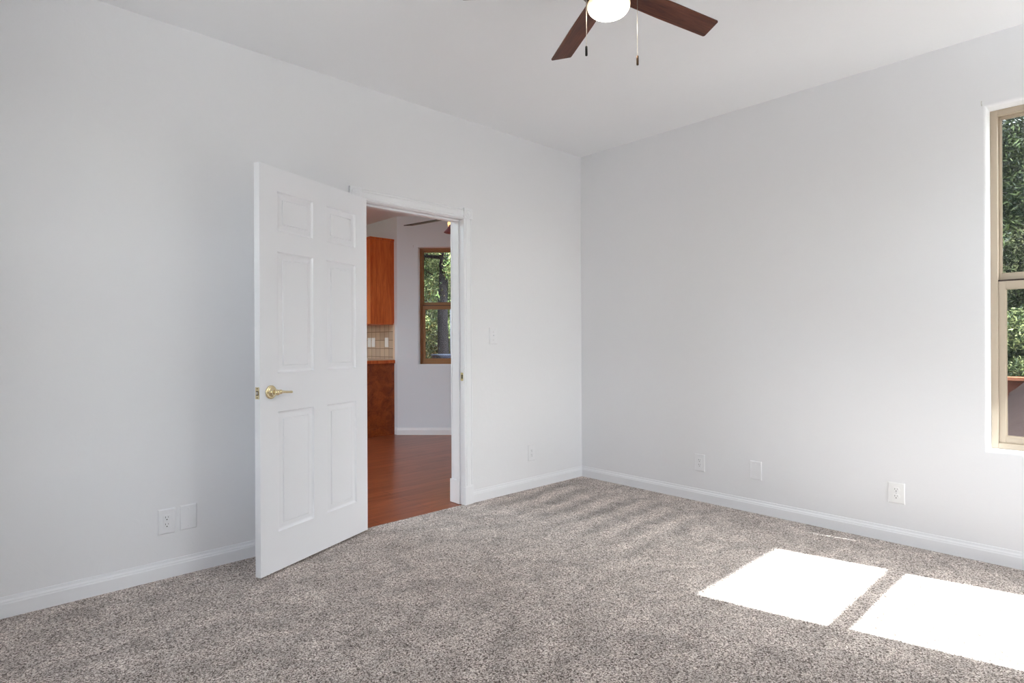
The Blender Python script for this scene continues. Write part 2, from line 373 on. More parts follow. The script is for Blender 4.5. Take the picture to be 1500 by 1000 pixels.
# ceiling: one slab over both rooms with eaves all round
c = MB()
EO = 0.62
poly = [(XL - TH - EO, YB - TH - 0.776), (XW + TH + EO, YB - TH - 0.776), (XW + TH + EO, 2.4), (6.27 + 0.15 + EO, 2.4), (6.27 + 0.15 + EO, 4.14 + 0.3), (4.004 + 0.15 + EO, 6.40 + 0.30), (4.004 + 0.15 + EO, 10.65 + EO), (-4.15 - EO, 10.65 + EO), (-4.15 - EO, YW - EO), (XL - TH - EO, YW - EO)]
c.prism(poly, CEIL, CEIL + 0.25, lambda t, p, q: (p, q, t))
c.build('ceiling', M['ceiling'], **ST)

# carpet floor
f = MB(); nx, ny = 60, 60
f.box(XL - 0.05, YB - 0.05, -0.06, XW + 0.05, YW + 0.004, 0.0)
f.build('floor_carpet', M['carpet'], **ST)
# kitchen floor
f = MB(); f.box(-4.2, YW + 0.004, -0.07, 7.6, 10.8, -0.006)
f.build('floor_kitchen', M['laminate'], **ST)

# baseboards
BBP = [(0, 0), (0.013, 0), (0.013, 0.062), (0.0105, 0.068), (0.0105, 0.072), (0.006, 0.080), (0.0045, 0.092), (0, 0.092)]
def baseboard(name, runs, parent=None):
    mb = MB()
    for A_, B_, nrm in runs:
        A_, B_, nrm = Vector(A_), Vector(B_), Vector(nrm)
        mb.prism(BBP, 0, 1, lambda t, p, q: tuple(A_.lerp(B_, t) + nrm * p + Vector((0, 0, q - 0.004))))
    o = mb.build(name, M['trim']); o['kind'] = 'structure'; return o
baseboard('baseboard_left', [((XL, YW, 0), (1.724, YW, 0), (0, -1, 0)), ((2.682, YW, 0), (XW, YW, 0), (0, -1, 0))])
baseboard('baseboard_right', [((XW, YB, 0), (XW, YW, 0), (-1, 0, 0))])
baseboard('baseboard_back', [((XL, YB, 0), (XW, YB, 0), (0, 1, 0))])
baseboard('baseboard_near', [((XL, YB, 0), (XL, YW, 0), (1, 0, 0))])

# ------------------------------------------------------------------ doorway trim (casing, corner blocks, plinths, jamb)
tr = empty('trim_1', (0, 0, 0), **ST)
CP = [(0, 0), (0.072, 0), (0.072, 0.012), (0.066, 0.016), (0.060, 0.012), (0.056, 0.012), (0.050, 0.017), (0.022, 0.017), (0.016, 0.012), (0.012, 0.012), (0.006, 0.016), (0, 0.012)]
def casing_parts(Yf, sgn, plinth_h):
    # Yf: face plane, sgn: direction out of the wall
    m = MB()
    for x0 in (DX0 - 0.072 + 0.003, DX1 - 0.003):
        m.prism(CP, plinth_h, 2.040, lambda t, p, q: (x0 + p, Yf + sgn * q, t))
    m.prism(CP, DX0 + 0.003, DX1 - 0.003, lambda t, p, q: (t, Yf + sgn * q, 2.040 - 0.001 + p))
    m.build('casing', M['trim'], tr)
    for x0 in (DX0 - 0.074, DX1 - 0.005):
        b = MB(); b.box(x0, min(Yf, Yf + sgn * 0.022), 2.038, x0 + 0.079, max(Yf, Yf + sgn * 0.022), 2.116)
        k = b.build('corner_block', M['trim'], tr, bevel=0.002)
        g = MB(); R = Matrix.Rotation(math.radians(90 if sgn < 0 else -90), 4, 'X')
        g.lathe([(0.030, 0), (0.030, 0.003), (0.026, 0.005), (0.022, 0.002), (0.014, 0.002), (0.010, 0.005), (0.003, 0.006)], (x0 + 0.0395, Yf + sgn * 0.021, 2.077), 28, R)
        g.build('rosette', M['trim'], k)
        b = MB(); b.box(x0 + 0.001, min(Yf, Yf + sgn * 0.022), -0.004, x0 + 0.078, max(Yf, Yf + sgn * 0.022), plinth_h - 0.008)
        b.box(x0 + 0.003, min(Yf, Yf + sgn * 0.018), plinth_h - 0.008, x0 + 0.076, max(Yf, Yf + sgn * 0.018), plinth_h)
        b.build('plinth_block', M['trim'], tr, bevel=0.0015)
casing_parts(YW, -1, 0.135)
casing_parts(YW + T, 1, 0.165)
j = MB()
j.box(DX0 - 0.018, YW, -0.005, DX0, YW + T, DH); j.box(DX1, YW, -0.005, DX1 + 0.018, YW + T, DH); j.box(DX0 - 0.018, YW, DH, DX1 + 0.018, YW + T, DH + 0.018)
j.build('jamb', M['trim'], tr, bevel=0.0012)
s_ = MB()
s_.box(DX1 - 0.012, YW + 0.040, -0.004, DX1, YW + 0.075, DH); s_.box(DX0, YW + 0.040, -0.004, DX0 + 0.012, YW + 0.075, DH); s_.box(DX0 + 0.012, YW + 0.040, DH - 0.012, DX1 - 0.012, YW + 0.075, DH)
s_.build('door_stop', M['trim'], tr, bevel=0.002)
s_ = MB(); s_.box(DX1 - 0.010, YW + 0.076, -0.004, DX1, YW + T + 0.022, 0.165); s_.box(DX0, YW + 0.076, -0.004, DX0 + 0.010, YW + T + 0.022, 0.165)
s_.build('jamb_base', M['trim'], tr, bevel=0.002)
sp = MB(); sp.box(DX1 - 0.0015, YW + 0.002, 0.883, DX1, YW + 0.032, 0.941)
sp = sp.build('strike_plate', M['brass'], tr, label='brass strike plate'); q = MB(); q.box(DX1 - 0.002, YW + 0.008, 0.898, DX1 - 0.0004, YW + 0.022, 0.926); q.build('strike_hole', M['slot'], sp)

# ------------------------------------------------------------------ door leaf
th = math.radians(22.37)
dr = empty('door_1', (1.810, 3.2385, 0.013), (0, 0, math.pi + th), kind='structure')
# leaf coordinates: x from hinge to latch edge, y: visible face at 0, back at -0.035 ; after the turn +y points to the camera
DW, DHt, DT = 0.815, 2.030, 0.035
cols_ = [(0.102, 0.350), (0.453, 0.703)]; rows_ = [(0.195, 0.800), (0.995, 1.608), (1.712, 1.912)]
def leaf_face(y, sg):
    m = MB()
    xs = sorted({0, DW} | {v for c_ in cols_ for v in c_}); zs = sorted({0, DHt} | {v for r_ in rows_ for v in r_})
    for i in range(len(xs) - 1):
        for k in range(len(zs) - 1):
            if (xs[i], xs[i + 1]) in cols_ and (zs[k], zs[k + 1]) in rows_: continue
            m.add([(xs[i], y, zs[k]), (xs[i + 1], y, zs[k]), (xs[i + 1], y, zs[k + 1]), (xs[i], y, zs[k + 1])], [(0, 1, 2, 3)])
    for x0, x1 in cols_:
        for z0, z1 in rows_:
            rings = [(0, 0), (0.0025, -0.005), (0.007, -0.009), (0.013, -0.010), (0.036, -0.0055), (0.0375, -0.0080), (0.0390, -0.0080), (0.0405, -0.0030)]
            vs_ = []
            for o_, d in rings:
                vs_ += [(x0 + o_, y + sg * d, z0 + o_), (x1 - o_, y + sg * d, z0 + o_), (x1 - o_, y + sg * d, z1 - o_), (x0 + o_, y + sg * d, z1 - o_)]
            fs = [(4 * i + k, 4 * i + (k + 1) % 4, 4 * i + 4 + (k + 1) % 4, 4 * i + 4 + k) for i in range(len(rings) - 1) for k in range(4)]
            e_ = 4 * (len(rings) - 1); fs.append((e_, e_ + 1, e_ + 2, e_ + 3)); m.add(vs_, fs)
    return m
lf = leaf_face(0, 1); lb = leaf_face(-DT, -1); lf.add(lb.v, lb.f)
lf.add([(0, 0, 0), (DW, 0, 0), (DW, -DT, 0), (0, -DT, 0), (0, 0, DHt), (DW, 0, DHt), (DW, -DT, DHt), (0, -DT, DHt)], [(0, 1, 2, 3), (4, 5, 6, 7), (1, 2, 6, 5), (3, 0, 4, 7)])
leaf = lf.build('door_leaf', M['door'], dr, fix=False)
bm = bmesh.new(); bm.from_mesh(leaf.data); bmesh.ops.remove_doubles(bm, verts=bm.verts[:], dist=1e-5); bmesh.ops.recalc_face_normals(bm, faces=bm.faces[:]); bm.to_mesh(leaf.data); bm.free()
# lever handles (both sides)
for sg, yy in ((1, 0.0), (-1, -DT)):
    Ry = Matrix.Rotation(math.radians(-90 * sg), 4, 'X')
    hx, hz = 0.749, 0.902
    h = MB(); h.lathe([(0.034, 0), (0.034, 0.003), (0.032, 0.006), (0.027, 0.008), (0.025, 0.007), (0.020, 0.010), (0.014, 0.014), (0.011, 0.020), (0.010, 0.030), (0.0125, 0.036), (0.0145, 0.044), (0.0125, 0.052), (0.007, 0.056)], (hx, yy, hz), 36, Ry)
    hb = h.build('handle', M['brass'], dr, label='brass lever handle')
    h = MB(); yl = yy + sg * 0.045
    h.tube([(hx - 0.004, yl, hz), (hx - 0.014, yl, hz + 0.001), (hx - 0.022, yl, hz + 0.0015), (hx - 0.030, yl, hz + 0.001), (hx - 0.055, yl + sg * 0.001, hz - 0.002), (hx - 0.080, yl, hz - 0.004), (hx - 0.094, yl - sg * 0.003, hz - 0.0045), (hx - 0.099, yl - sg * 0.005, hz - 0.005), (hx - 0.102, yl - sg * 0.006, hz - 0.005)], [0.009, 0.0115, 0.0115, 0.0075, 0.0058, 0.0056, 0.0068, 0.0062, 0.003], 14)
    h.build('lever', M['brass'], hb)
lp = MB(); lp.box(DW - 0.0005, -0.030, 0.872, DW + 0.0015, -0.005, 0.930); lp = lp.build('latch_plate', M['brass'], dr, label='brass latch plate', bevel=0.0006)
q = MB(); q.box(DW + 0.001, -0.0255, 0.890, DW + 0.0022, -0.0095, 0.912); q.build('latch_recess', M['brass_dark'], lp)
q = MB(); q.prism([(-0.023, 0), (-0.012, 0), (-0.012, 0.001), (-0.023, 0.004)], 0.894, 0.908, lambda t, p, r: (DW + 0.001 + r, p, t)); q.build('latch_bolt', M['steel'], lp)
for z in (0.8785, 0.9235):
    q = MB(); q.lathe([(0.003, 0), (0.0026, 0.0008)], (DW + 0.0015, -0.0175, z), 12, Matrix.Rotation(math.radians(90), 4, 'Y')); q.build('screw', M['brass_dark'], lp)
for z in (0.18, 1.02, 1.83):
    q = MB(); q.tube([(-0.006, -DT - 0.004, z), (-0.006, -DT - 0.004, z + 0.09)], 0.006, 12); q.box(-0.0015, -DT, z, 0.0, -0.004, z + 0.09)
    q.build('hinge', M['brass'], dr, label='brass hinge')

# ------------------------------------------------------------------ wall plates
def wallplace(face):
    if face == 'left': return lambda c_, z: ((c_, YW, z), (0, 0, 0))            # local +x right, -y out of the wall
    if face == 'right': return lambda c_, z: ((XW, c_, z), (0, 0, math.radians(-90)))
def plate_base(w=0.078, h=0.124, mat='plate', decora=True):
    # rimmed plate around an opening
    m = MB(); d = 0.006
    m.prism([(-w / 2, 0), (w / 2, 0), (w / 2, -0.003), (w / 2 - 0.004, -d), (-w / 2 + 0.004, -d), (-w / 2, -0.003)], -h / 2 + 0.004, h / 2 - 0.004, lambda t, p, q_: (p, q_, t))
    for s1 in (-1, 1):
        m.add([(-w / 2, 0, s1 * (h / 2)), (w / 2, 0, s1 * (h / 2)), (w / 2, -0.003, s1 * h / 2), (-w / 2, -0.003, s1 * h / 2),
               (-w / 2, 0, s1 * (h / 2 - 0.004)), (w / 2, 0, s1 * (h / 2 - 0.004)), (w / 2 - 0.004, -d, s1 * (h / 2 - 0.004)), (-w / 2 + 0.004, -d, s1 * (h / 2 - 0.004))],
              [(0, 1, 2, 3), (3, 2, 6, 7), (0, 4, 7, 3), (1, 5, 6, 2)])
    return m
def screws(parent, zs, mat='screw'):
    for z in zs:
        q = MB(); q.lathe([(0.0030, 0), (0.0024, 0.001)], (0, -0.0062, z), 12, Matrix.Rotation(math.radians(90), 4, 'X')); q.build('screw', M[mat], parent)
def outlet(face, c_, z, label, kind='decora', mat='plate', w=0.078, h=0.124):
    loc, rot = wallplace(face)(c_, z)
    t = empty('wall_outlet', loc, rot); tag(t, label, 'outlet')
    plate_base(w, h).build('cover_plate', M[mat], t, bevel=0.0008)
    if kind == 'decora':
        m = MB(); m.box(-0.0165, -0.0075, -0.0335, 0.0165, -0.002, 0.0335)
        rc = [m.build('receptacle', M[mat], t, bevel=0.001)] * 2
        zs = (0.017, -0.017)
    else:
        rc = []; zs = (0.0195, -0.0195)
        for zz in zs:
            m = MB(); pts = []
            for k in range(28):
                a_ = 2 * math.pi * k / 28; pts.append((0.0175 * math.cos(a_), max(-0.0143, min(0.0143, 0.0175 * math.sin(a_))) + zz))
            m.prism(pts, -0.0095, -0.004, lambda q1, p, r: (p, q1, r)); rc.append(m.build('receptacle', M[mat], t, bevel=0.0006))
        screws(t, (0,))
    yf = -0.0077 if kind == 'decora' else -0.0097
    for zz, par in zip(zs, rc):
        for nm, bx in (('slot', (-0.0075, -0.0055, zz + 0.0005, zz + 0.0085)), ('slot', (0.0050, 0.0066, zz + 0.0015, zz + 0.0080))):
            m = MB(); m.box(bx[0], yf, bx[2], bx[1], yf + 0.001, bx[3]); m.build(nm, M['slot'], par)
        m = MB(); m.lathe([(0.0027, 0), (0.0027, 0.001)], (0, yf + 0.001, zz - 0.0068), 12, Matrix.Rotation(math.radians(90), 4, 'X')); m.build('ground_hole', M['slot'], par)
    return t
def blank(face, c_, z, label, w=0.078, h=0.124, group=None):
    loc, rot = wallplace(face)(c_, z)
    t = empty('blank_wall_plate', loc, rot); tag(t, label, 'wall plate')
    plate_base(w, h).build('cover_plate', M['plate'], t, bevel=0.0008); screws(t, (0.042, -0.042), 'plate'); return t
outlet('left', 0.734, 0.279, 'white outlet plate low on the wall left of the open door, beside a blank plate')
blank('left', 0.831, 0.282, 'blank white cover plate between the open door and the outlet left of it')
outlet('left', 3.286, 0.281, 'small white outlet low on the wall between the doorway and the room corner', w=0.074)
outlet('right', 2.181, 0.278, 'white outlet on the window wall nearest the room corner')
blank('right', 1.769, 0.287, 'blank white cover plate on the window wall between two outlets')
outlet('right', 0.953, 0.285, 'bright white outlet with two rounded sockets on the window wall, above the sun patches', 'duplex', 'plate_bright', 0.083, 0.118)
loc, rot = wallplace('left')(2.888, 1.204)
sw = tag(empty('light_switch', loc, rot), 'white toggle light switch on the wall right of the doorway', 'light switch')
plate_base(0.076, 0.122).build('cover_plate', M['plate'], sw, bevel=0.0008); screws(sw, (0.030, -0.030))
m = MB(); m.box(-0.006, -0.0068, -0.0125, 0.006, -0.004, 0.0125); bz = m.build('toggle_collar', M['plate'], sw, bevel=0.0005)
m = MB(); m.prism([(-0.0035, -0.004), (0.0035, -0.004), (0.0030, -0.019), (-0.0030, -0.019)], 0, 0.008, lambda t, p, q_: (p, q_, -0.004 + t + (-q_ - 0.004) * 0.5)); m.build('toggle', M['plate'], sw, bevel=0.0008)

# small bent hooks left in the walls near the window corners
def hook(loc, rot, label):
    m = MB(); m.tube([(0, 0.002, 0.012), (0, -0.010, 0.012), (0, -0.014, 0.004), (0, -0.012, -0.008), (0.002, -0.018, -0.016), (0.004, -0.022, -0.010)], 0.0016, 8)
    tag(m.build('wall_hook', M['steel'], loc=loc, rot=rot), label, 'hook')
hook((XW, 0.561, 2.395), (0, 0, math.radians(-90)), 'tiny metal curtain hook at the top corner of the right window')

# ------------------------------------------------------------------ windows
def window(name, P, t0, t1, z0, z1, d, mat, railz, th_):
    """single hung window, P(t,d,z) with t0<t1, frame face at depth d"""
    w = empty(name, (0, 0, 0), kind='structure')
    X = lambda p: P(p[0], p[1], p[2])
    FW = 0.030
    m = MB()
    for bx in ((t0, z0, t0 + FW, z1), (t1 - FW, z0, t1, z1), (t0 + FW, z0, t1 - FW, z0 + FW), (t0 + FW, z1 - FW, t1 - FW, z1)):
        m.box(bx[0], d, bx[1], bx[2], th_ + 0.012, bx[3], X)
    m.build('window_frame', mat, w, bevel=0.002)
    a0, a1, b0, b1 = t0 + FW, t1 - FW, z0 + FW, z1 - FW
    def sash(nm, q0, q1, dd, sw_, top, bot, depth):
        s = MB()
        s.box(a0, dd, q0, a0 + sw_, dd + depth, q1, X); s.box(a1 - sw_, dd, q0, a1, dd + depth, q1, X)
        s.box(a0 + sw_, dd, q0, a1 - sw_, dd + depth, q0 + bot, X); s.box(a0 + sw_, dd, q1 - top, a1 - sw_, dd + depth, q1, X)
        so = s.build(nm, mat, w, bevel=0.0015)
        g = MB(); g.box(a0 + sw_ - 0.004, dd + depth * 0.5, q0 + bot - 0.004, a1 - sw_ + 0.004, dd + depth * 0.5 + 0.003, q1 - top + 0.004, X)
        g.build('pane', M['glass'], so)
        bd = MB()
        for bx in ((a0 + sw_, q0 + bot, a0 + sw_ + 0.005, q1 - top), (a1 - sw_ - 0.005, q0 + bot, a1 - sw_, q1 - top), (a0 + sw_, q0 + bot, a1 - sw_, q0 + bot + 0.005), (a0 + sw_, q1 - top - 0.005, a1 - sw_, q1 - top)):
            bd.box(bx[0], dd + 0.006, bx[1], bx[2], dd + depth * 0.5, bx[3], X)
        bd.build('glazing_bead', mat, so)
        return so
    sash('upper_sash', railz - 0.005, b1, d + 0.034, 0.010, 0.012, 0.034, 0.024)
    lo = sash('lower_sash', b0, railz - 0.012, d + 0.010, 0.030, 0.040, 0.036, 0.022)
    g = MB(); g.box(a0, d + 0.012, railz - 0.013, a1, d + 0.036, railz - 0.004, X); g.build('weather_seal', M['gasket'], w)
    lk = MB(); tm = (t0 + t1) / 2; lk.box(tm - 0.03, d - 0.002, railz - 0.024, tm + 0.03, d + 0.010, railz - 0.014, X); lk.build('sash_lock', mat, lo, bevel=0.002)
    return w
window('window_1', P_right, W1[0], W1[1], W1[2], W1[3], 0.090, M['vinyl'], 1.480, TH)
window('window_3', P_back, W3[0], W3[1], W3[2], W3[3], 0.090, M['vinyl'], 1.480, TH)
window('fill_window_5', P_near, *W5, 0.090, M['vinyl'], 1.480, TH)
portal(XL - 0.2, 1.795, 1.48, 1.1, 1.85, (1, 0, 0)); portal(XW + 0.2, 0.09, 1.48, 1.0, 1.85, (-1, 0, 0)); portal(3.3, YB - 0.2, 1.48, 1.05, 1.85, (0, 1, 0))

# ------------------------------------------------------------------ kitchen
KX, KY = 4.004, 6.400                         # outside corner where the diagonal wall starts
q2 = math.sqrt(0.5)
P_diag = lambda t, d, z: (KX + q2 * t + q2 * d, KY - q2 * t + q2 * d, z)
P_kr = lambda t, d, z: (KX + d, t, z)
LD = 3.2
KW2 = (0.275, 1.175, 0.882, 2.355)            # window in the diagonal wall
KW4 = (1.60, 2.50, 0.882, 2.355)  # second window, unseen, added to light the kitchen
wall('wall_kitchen_diagonal', P_diag, 0.0, LD, -0.05, CEIL + 0.02, [KW2 + (True,), KW4 + (True,)], 0.15, M['kwall'])
wall('wall_kitchen_cabinets', P_kr, KY + 0.0, 10.5, -0.05, CEIL + 0.02, [], 0.15, M['kwall'])
ex, ey = KX + q2 * LD, KY - q2 * LD
wall('wall_kitchen_right', lambda t, d, z: (ex + d, t, z), YW + T, ey, -0.05, CEIL + 0.02, [], 0.15, M['kwall'])
wall('wall_kitchen_far', lambda t, d, z: (t, 10.5 + d, z), -4.0, KX + 0.15, -0.05, CEIL + 0.02, [(-3.7, -1.0, 0.3, 2.6, True), (-0.7, 2.4, 0.3, 2.6, True)], 0.15, M['kwall'])  # two unseen openings added to let sky light in
wall('wall_kitchen_left', lambda t, d, z: (-4.0 - d, t, z), YW + T, 10.65, -0.05, CEIL + 0.02, [(3.7, 6.7, 0.05, 2.6, True), (7.0, 10.2, 0.3, 2.6, True)], 0.15, M['kwall'])  # unseen openings added on this side too for more kitchen daylight
wall('wall_kitchen_near', lambda t, d, z: (t, YW + T - d, z), -4.0, XL - TH, -0.05, CEIL + 0.02, [], 0.13, M['kwall'])
wall('wall_kitchen_return', lambda t, d, z: (t, YW + T - d, z), XW + 0.101, ex + 0.15, -0.05, CEIL + 0.02, [], 0.13, M['kwall'])
window('window_2', P_diag, *KW2, 0.085, M['vinyl_shaded'], 1.635, 0.15)
window('fill_window_4', P_diag, *KW4, 0.085, M['vinyl_shaded'], 1.635, 0.15)
portal(-0.65, 10.75, 1.45, 6.2, 2.4, (0, -1, 0)); portal(-4.25, 6.95, 1.35, 6.6, 2.6, (1, 0, 0))
for kw in (KW2, KW4):
    p = P_diag((kw[0] + kw[1]) / 2, 0.22, 1.62); portal(p[0], p[1], p[2], 0.95, 1.5, (-q2, -q2, 0))
baseboard('baseboard_kitchen', [((KX, KY, -0.004), (ex, ey, -0.004), (-q2, -q2, 0)), ((KX, KY - 0.006, -0.004), (KX, KY + 0.055, -0.004), (-1, 0, 0))])
baseboard('baseboard_kitchen_side', [((2.70, YW + T, -0.004), (ex, YW + T, -0.004), (0, 1, 0))])
pk = P_diag(0.21, 0, 2.37); hook(pk, (0, 0, math.radians(-45)), 'tiny metal hook on the kitchen wall left of its window')

# backsplash
m = MB(); m.box(KX - 0.008, KY + 0.085, 0.945, KX, 8.2, 1.40); o = m.build('trim_2', M['tile']); o['kind'] = 'structure'
m = MB(); m.box(KX - 0.012, KY + 0.058, 0.945, KX, KY + 0.085, 1.40); m.build('edge_tile', M['tile_edge'], o, bevel=0.003, label='pale bullnose edge tile')
# cabinets : units along the wall, doors face -x
def cab_box(m, x0, y0, z0, x1, y1, z1): m.box(x0, y0, z0, x1, y1, z1)
CY = 6.465
def cabinet(name, y0, y1, z0, z1, depth, label, upper):
    t = empty(name, (KX - 0.003, y0, z0)); tag(t, label, 'cabinet', None)
    m = MB(); m.box(-depth + 0.02, 0, 0 if upper else 0.10, 0 if upper else 0, y1 - y0, z1 - z0)
    if not upper: m.box(-depth + 0.085, 0.0, 0, 0, y1 - y0, 0.10)
    m.build('body', M['cab'] if upper else M['cab_dark'], t, bevel=0.0015)
    if upper:
        m = MB(); m.prism([(-depth + 0.02, z1 - z0), (-depth + 0.01, z1 - z0 + 0.008), (-depth - 0.006, z1 - z0 + 0.026), (0.0, z1 - z0 + 0.026), (0.0, z1 - z0)], -0.008, y1 - y0, lambda a_, p, q_: (p, a_, q_)); m.build('crown_moulding', M['cab'], t)
    else:
        m = MB(); m.box(-depth + 0.09, -0.006, 0, 0, 0.0, 0.014); m.build('shoe_moulding', M['cab_dark'], t)
    hw = (y1 - y0) / 2
    for k in range(2):
        ya, yb = k * hw + 0.004, (k + 1) * hw - 0.004; za = 0.004 if upper else 0.112; zb = (z1 - z0) - 0.006 if upper else (z1 - z0) - 0.165
        m = MB(); m.box(-depth, ya, za, -depth + 0.02, yb, zb); dd = m.build('door', M['cab'], t, bevel=0.003)
        m = MB(); m.box(-depth - 0.004, ya + 0.06, za + 0.06, -depth + 0.001, yb - 0.06, zb - 0.06); m.build('raised_panel', M['cab'], dd, bevel=0.003)
        m = MB(); kz = za + 0.07 if upper else zb - 0.07; kyy = yb - 0.03 if k == 0 else ya + 0.03
        m.lathe([(0.005, 0), (0.005, 0.014), (0.013, 0.020), (0.011, 0.028)], (-depth, kyy, kz), 16, Matrix.Rotation(math.radians(-90), 4, 'Y')); m.build('knob', M['steel'], dd)
        if not upper:
            m = MB(); m.box(-depth, ya, zb + 0.012, -depth + 0.02, yb, z1 - z0 - 0.006); dw = m.build('drawer', M['cab'], t, bevel=0.003)
            m = MB(); m.lathe([(0.005, 0), (0.005, 0.014), (0.013, 0.020), (0.011, 0.028)], (-depth, (ya + yb) / 2, (zb + z1 - z0) / 2), 16, Matrix.Rotation(math.radians(-90), 4, 'Y')); m.build('knob', M['steel'], dw)
    return t
cabinet('wall_cabinet', CY, CY + 0.80, 1.385, 2.440, 0.335, 'glossy cherry wood upper cabinet hanging over the tiled backsplash in the kitchen', True)
cabinet('base_cabinet', CY + 0.004, CY + 0.80, -0.006, 0.895, 0.60, 'cherry wood base cabinet on the kitchen floor beneath the worktop', False)
wt = tag(empty('kitchen_worktop', (KX, CY, 0.895)), 'beige worktop with a rounded wooden edge on the cherry base cabinet', 'worktop')
m = MB(); m.box(-0.615, -0.004, 0.0, -0.001, 0.80, 0.048); m.build('slab', M['counter'], wt)
m = MB(); m.box(-0.635, -0.016, 0.0, -0.001, -0.004, 0.040); m.box(-0.635, -0.004, 0.0, -0.615, 0.80, 0.040); m.build('edge_band', M['cab'], wt, bevel=0.005, label='orange-brown wooden edge')
for i, (yc, lab) in enumerate(((6.640, 'white switch plate on the kitchen backsplash nearest the pale edge tile'), (6.975, 'white plate in the middle of three on the kitchen backsplash'), (7.080, 'white plate on the kitchen backsplash half hidden by the open door'))):
    t = tag(empty('backsplash_plate', (KX - 0.008, yc, 1.160), (0, 0, math.radians(-90))), lab, 'wall plate', 'plates on the kitchen backsplash')
    plate_base(0.082, 0.122).build('cover_plate', M['plate_bright'], t, bevel=0.0008)
    m = MB(); m.box(-0.0165, -0.0080, -0.0335, 0.0165, -0.002, 0.0335); m.build('switch_rocker', M['plate_bright'], t, bevel=0.001)

# ------------------------------------------------------------------ ceiling fan (bedroom)
FX, FY, FZ = 1.789, 1.369, 2.500
fan = tag(empty('ceiling_fan', (FX, FY, CEIL)), 'ceiling fan with walnut brown blades and a lit white bowl lamp under the bedroom ceiling', 'ceiling fan')
fz = FZ - CEIL
m = MB(); m.lathe([(0.0, fz + 0.06), (0.050, fz + 0.06), (0.062, fz + 0.10), (0.070, -0.04), (0.075, 0.0)], seg=40); m.build('canopy', M['bronze'], fan)
m = MB(); m.lathe([(0.074, fz - 0.024), (0.105, fz - 0.015), (0.112, fz + 0.0), (0.112, fz + 0.045), (0.095, fz + 0.07), (0.05, fz + 0.085)], seg=48); m.build('motor_housing', M['bronze'], fan)
m = MB(); m.lathe([(0.074, fz - 0.0650), (0.082, fz - 0.0600), (0.084, fz - 0.0400), (0.078, fz - 0.0240)], seg=48); m.build('light_fitter', M['bronze'], fan)
def bowl_mat():
    m, n, b = newmat('frosted_lit_glass'); b.inputs['Base Color'].default_value = (0.9, 0.86, 0.8, 1); b.inputs['Roughness'].default_value = 0.28; b.inputs['Specular IOR Level'].default_value = 0.32
    tc = N(n, 'ShaderNodeTexCoord'); sx = N(n, 'ShaderNodeSeparateXYZ'); n.links.new(tc.outputs['Object'], sx.inputs[0])
    mr = N(n, 'ShaderNodeMapRange'); mr.inputs[1].default_value = fz - 0.108; mr.inputs[2].default_value = fz - 0.072; n.links.new(sx.outputs[2], mr.inputs[0])
    r = N(n, 'ShaderNodeValToRGB'); r.color_ramp.elements[0].color = (1.0, 0.95, 0.86, 1); r.color_ramp.elements[1].color = (1.0, 0.72, 0.40, 1); n.links.new(mr.outputs[0], r.inputs[0]); n.links.new(r.outputs[0], b.inputs['Emission Color'])
    iv = N(n, 'ShaderNodeMath', operation='SUBTRACT'); iv.inputs[0].default_value = 1.0; n.links.new(mr.outputs[0], iv.inputs[1]); pw = N(n, 'ShaderNodeMath', operation='POWER'); pw.inputs[1].default_value = 3.0; n.links.new(iv.outputs[0], pw.inputs[0])
    st = N(n, 'ShaderNodeMath', operation='MULTIPLY_ADD'); st.inputs[1].default_value = 85.0; st.inputs[2].default_value = 0.85; n.links.new(pw.outputs[0], st.inputs[0]); n.links.new(st.outputs[0], b.inputs['Emission Strength'])
    return m
M['bowl'] = bowl_mat()
m = MB(); m.lathe([(0.001, fz - 0.1100), (0.018, fz - 0.1095), (0.036, fz - 0.1065), (0.052, fz - 0.1020), (0.066, fz - 0.0950), (0.075, fz - 0.0860), (0.080, fz - 0.0770), (0.081, fz - 0.0680), (0.078, fz - 0.0590)], seg=48, cap=False); m.build('lamp_bowl', M['bowl'], fan, label='glowing frosted bowl')
R0, RL, RH = 0.10, 0.566, 0.582
def blade_mesh(w=0.0952, t=0.006, pitch=11):
    m = MB(); pr = []
    # outline in blade plane (x outward, y across); ccw edge (+y) is longer
    wr = 0.086
    rc_ = 0.008
    pts = [(R0, -wr / 2), (0.30, -w / 2)]
    for k in range(5):
        a_ = -math.pi / 2 + k / 4 * math.radians(80); pts.append((RL - rc_ + rc_ * math.cos(a_), -w / 2 + rc_ + rc_ * math.sin(a_)))
    for k in range(6):
        a_ = math.radians(-10) + k / 5 * math.radians(100); pts.append((RH - rc_ + rc_ * math.cos(a_), w / 2 - rc_ + rc_ * math.sin(a_)))
    pts += [(0.30, w / 2), (R0, wr / 2)]
    n = len(pts); cp, sp_ = math.cos(math.radians(pitch)), math.sin(math.radians(pitch))
    f3 = lambda x, y, z: (x, y * cp - z * sp_, y * sp_ + z * cp)
    m.add([f3(x, y, -t / 2) for x, y in pts] + [f3(x, y, t / 2) for x, y in pts], [tuple(range(n))[::-1], tuple(range(n, 2 * n))] + [(i, (i + 1) % n, n + (i + 1) % n, n + i) for i in range(n)])
    return m
for k in range(5):
    az = math.radians(-11.6 + 72 * k)
    b = blade_mesh(pitch=-10.4).build('blade', M['blade'], fan, (0, 0, fz), (0, 0, az), bevel=0.001)
    m = MB(); m.prism([(-0.022, 0), (0.022, 0), (0.016, 0.006), (-0.016, 0.006)], 0.085, 0.165, lambda t, p, q_: (t, p, q_ + 0.004)); m.build('blade_arm', M['bronze'], b)
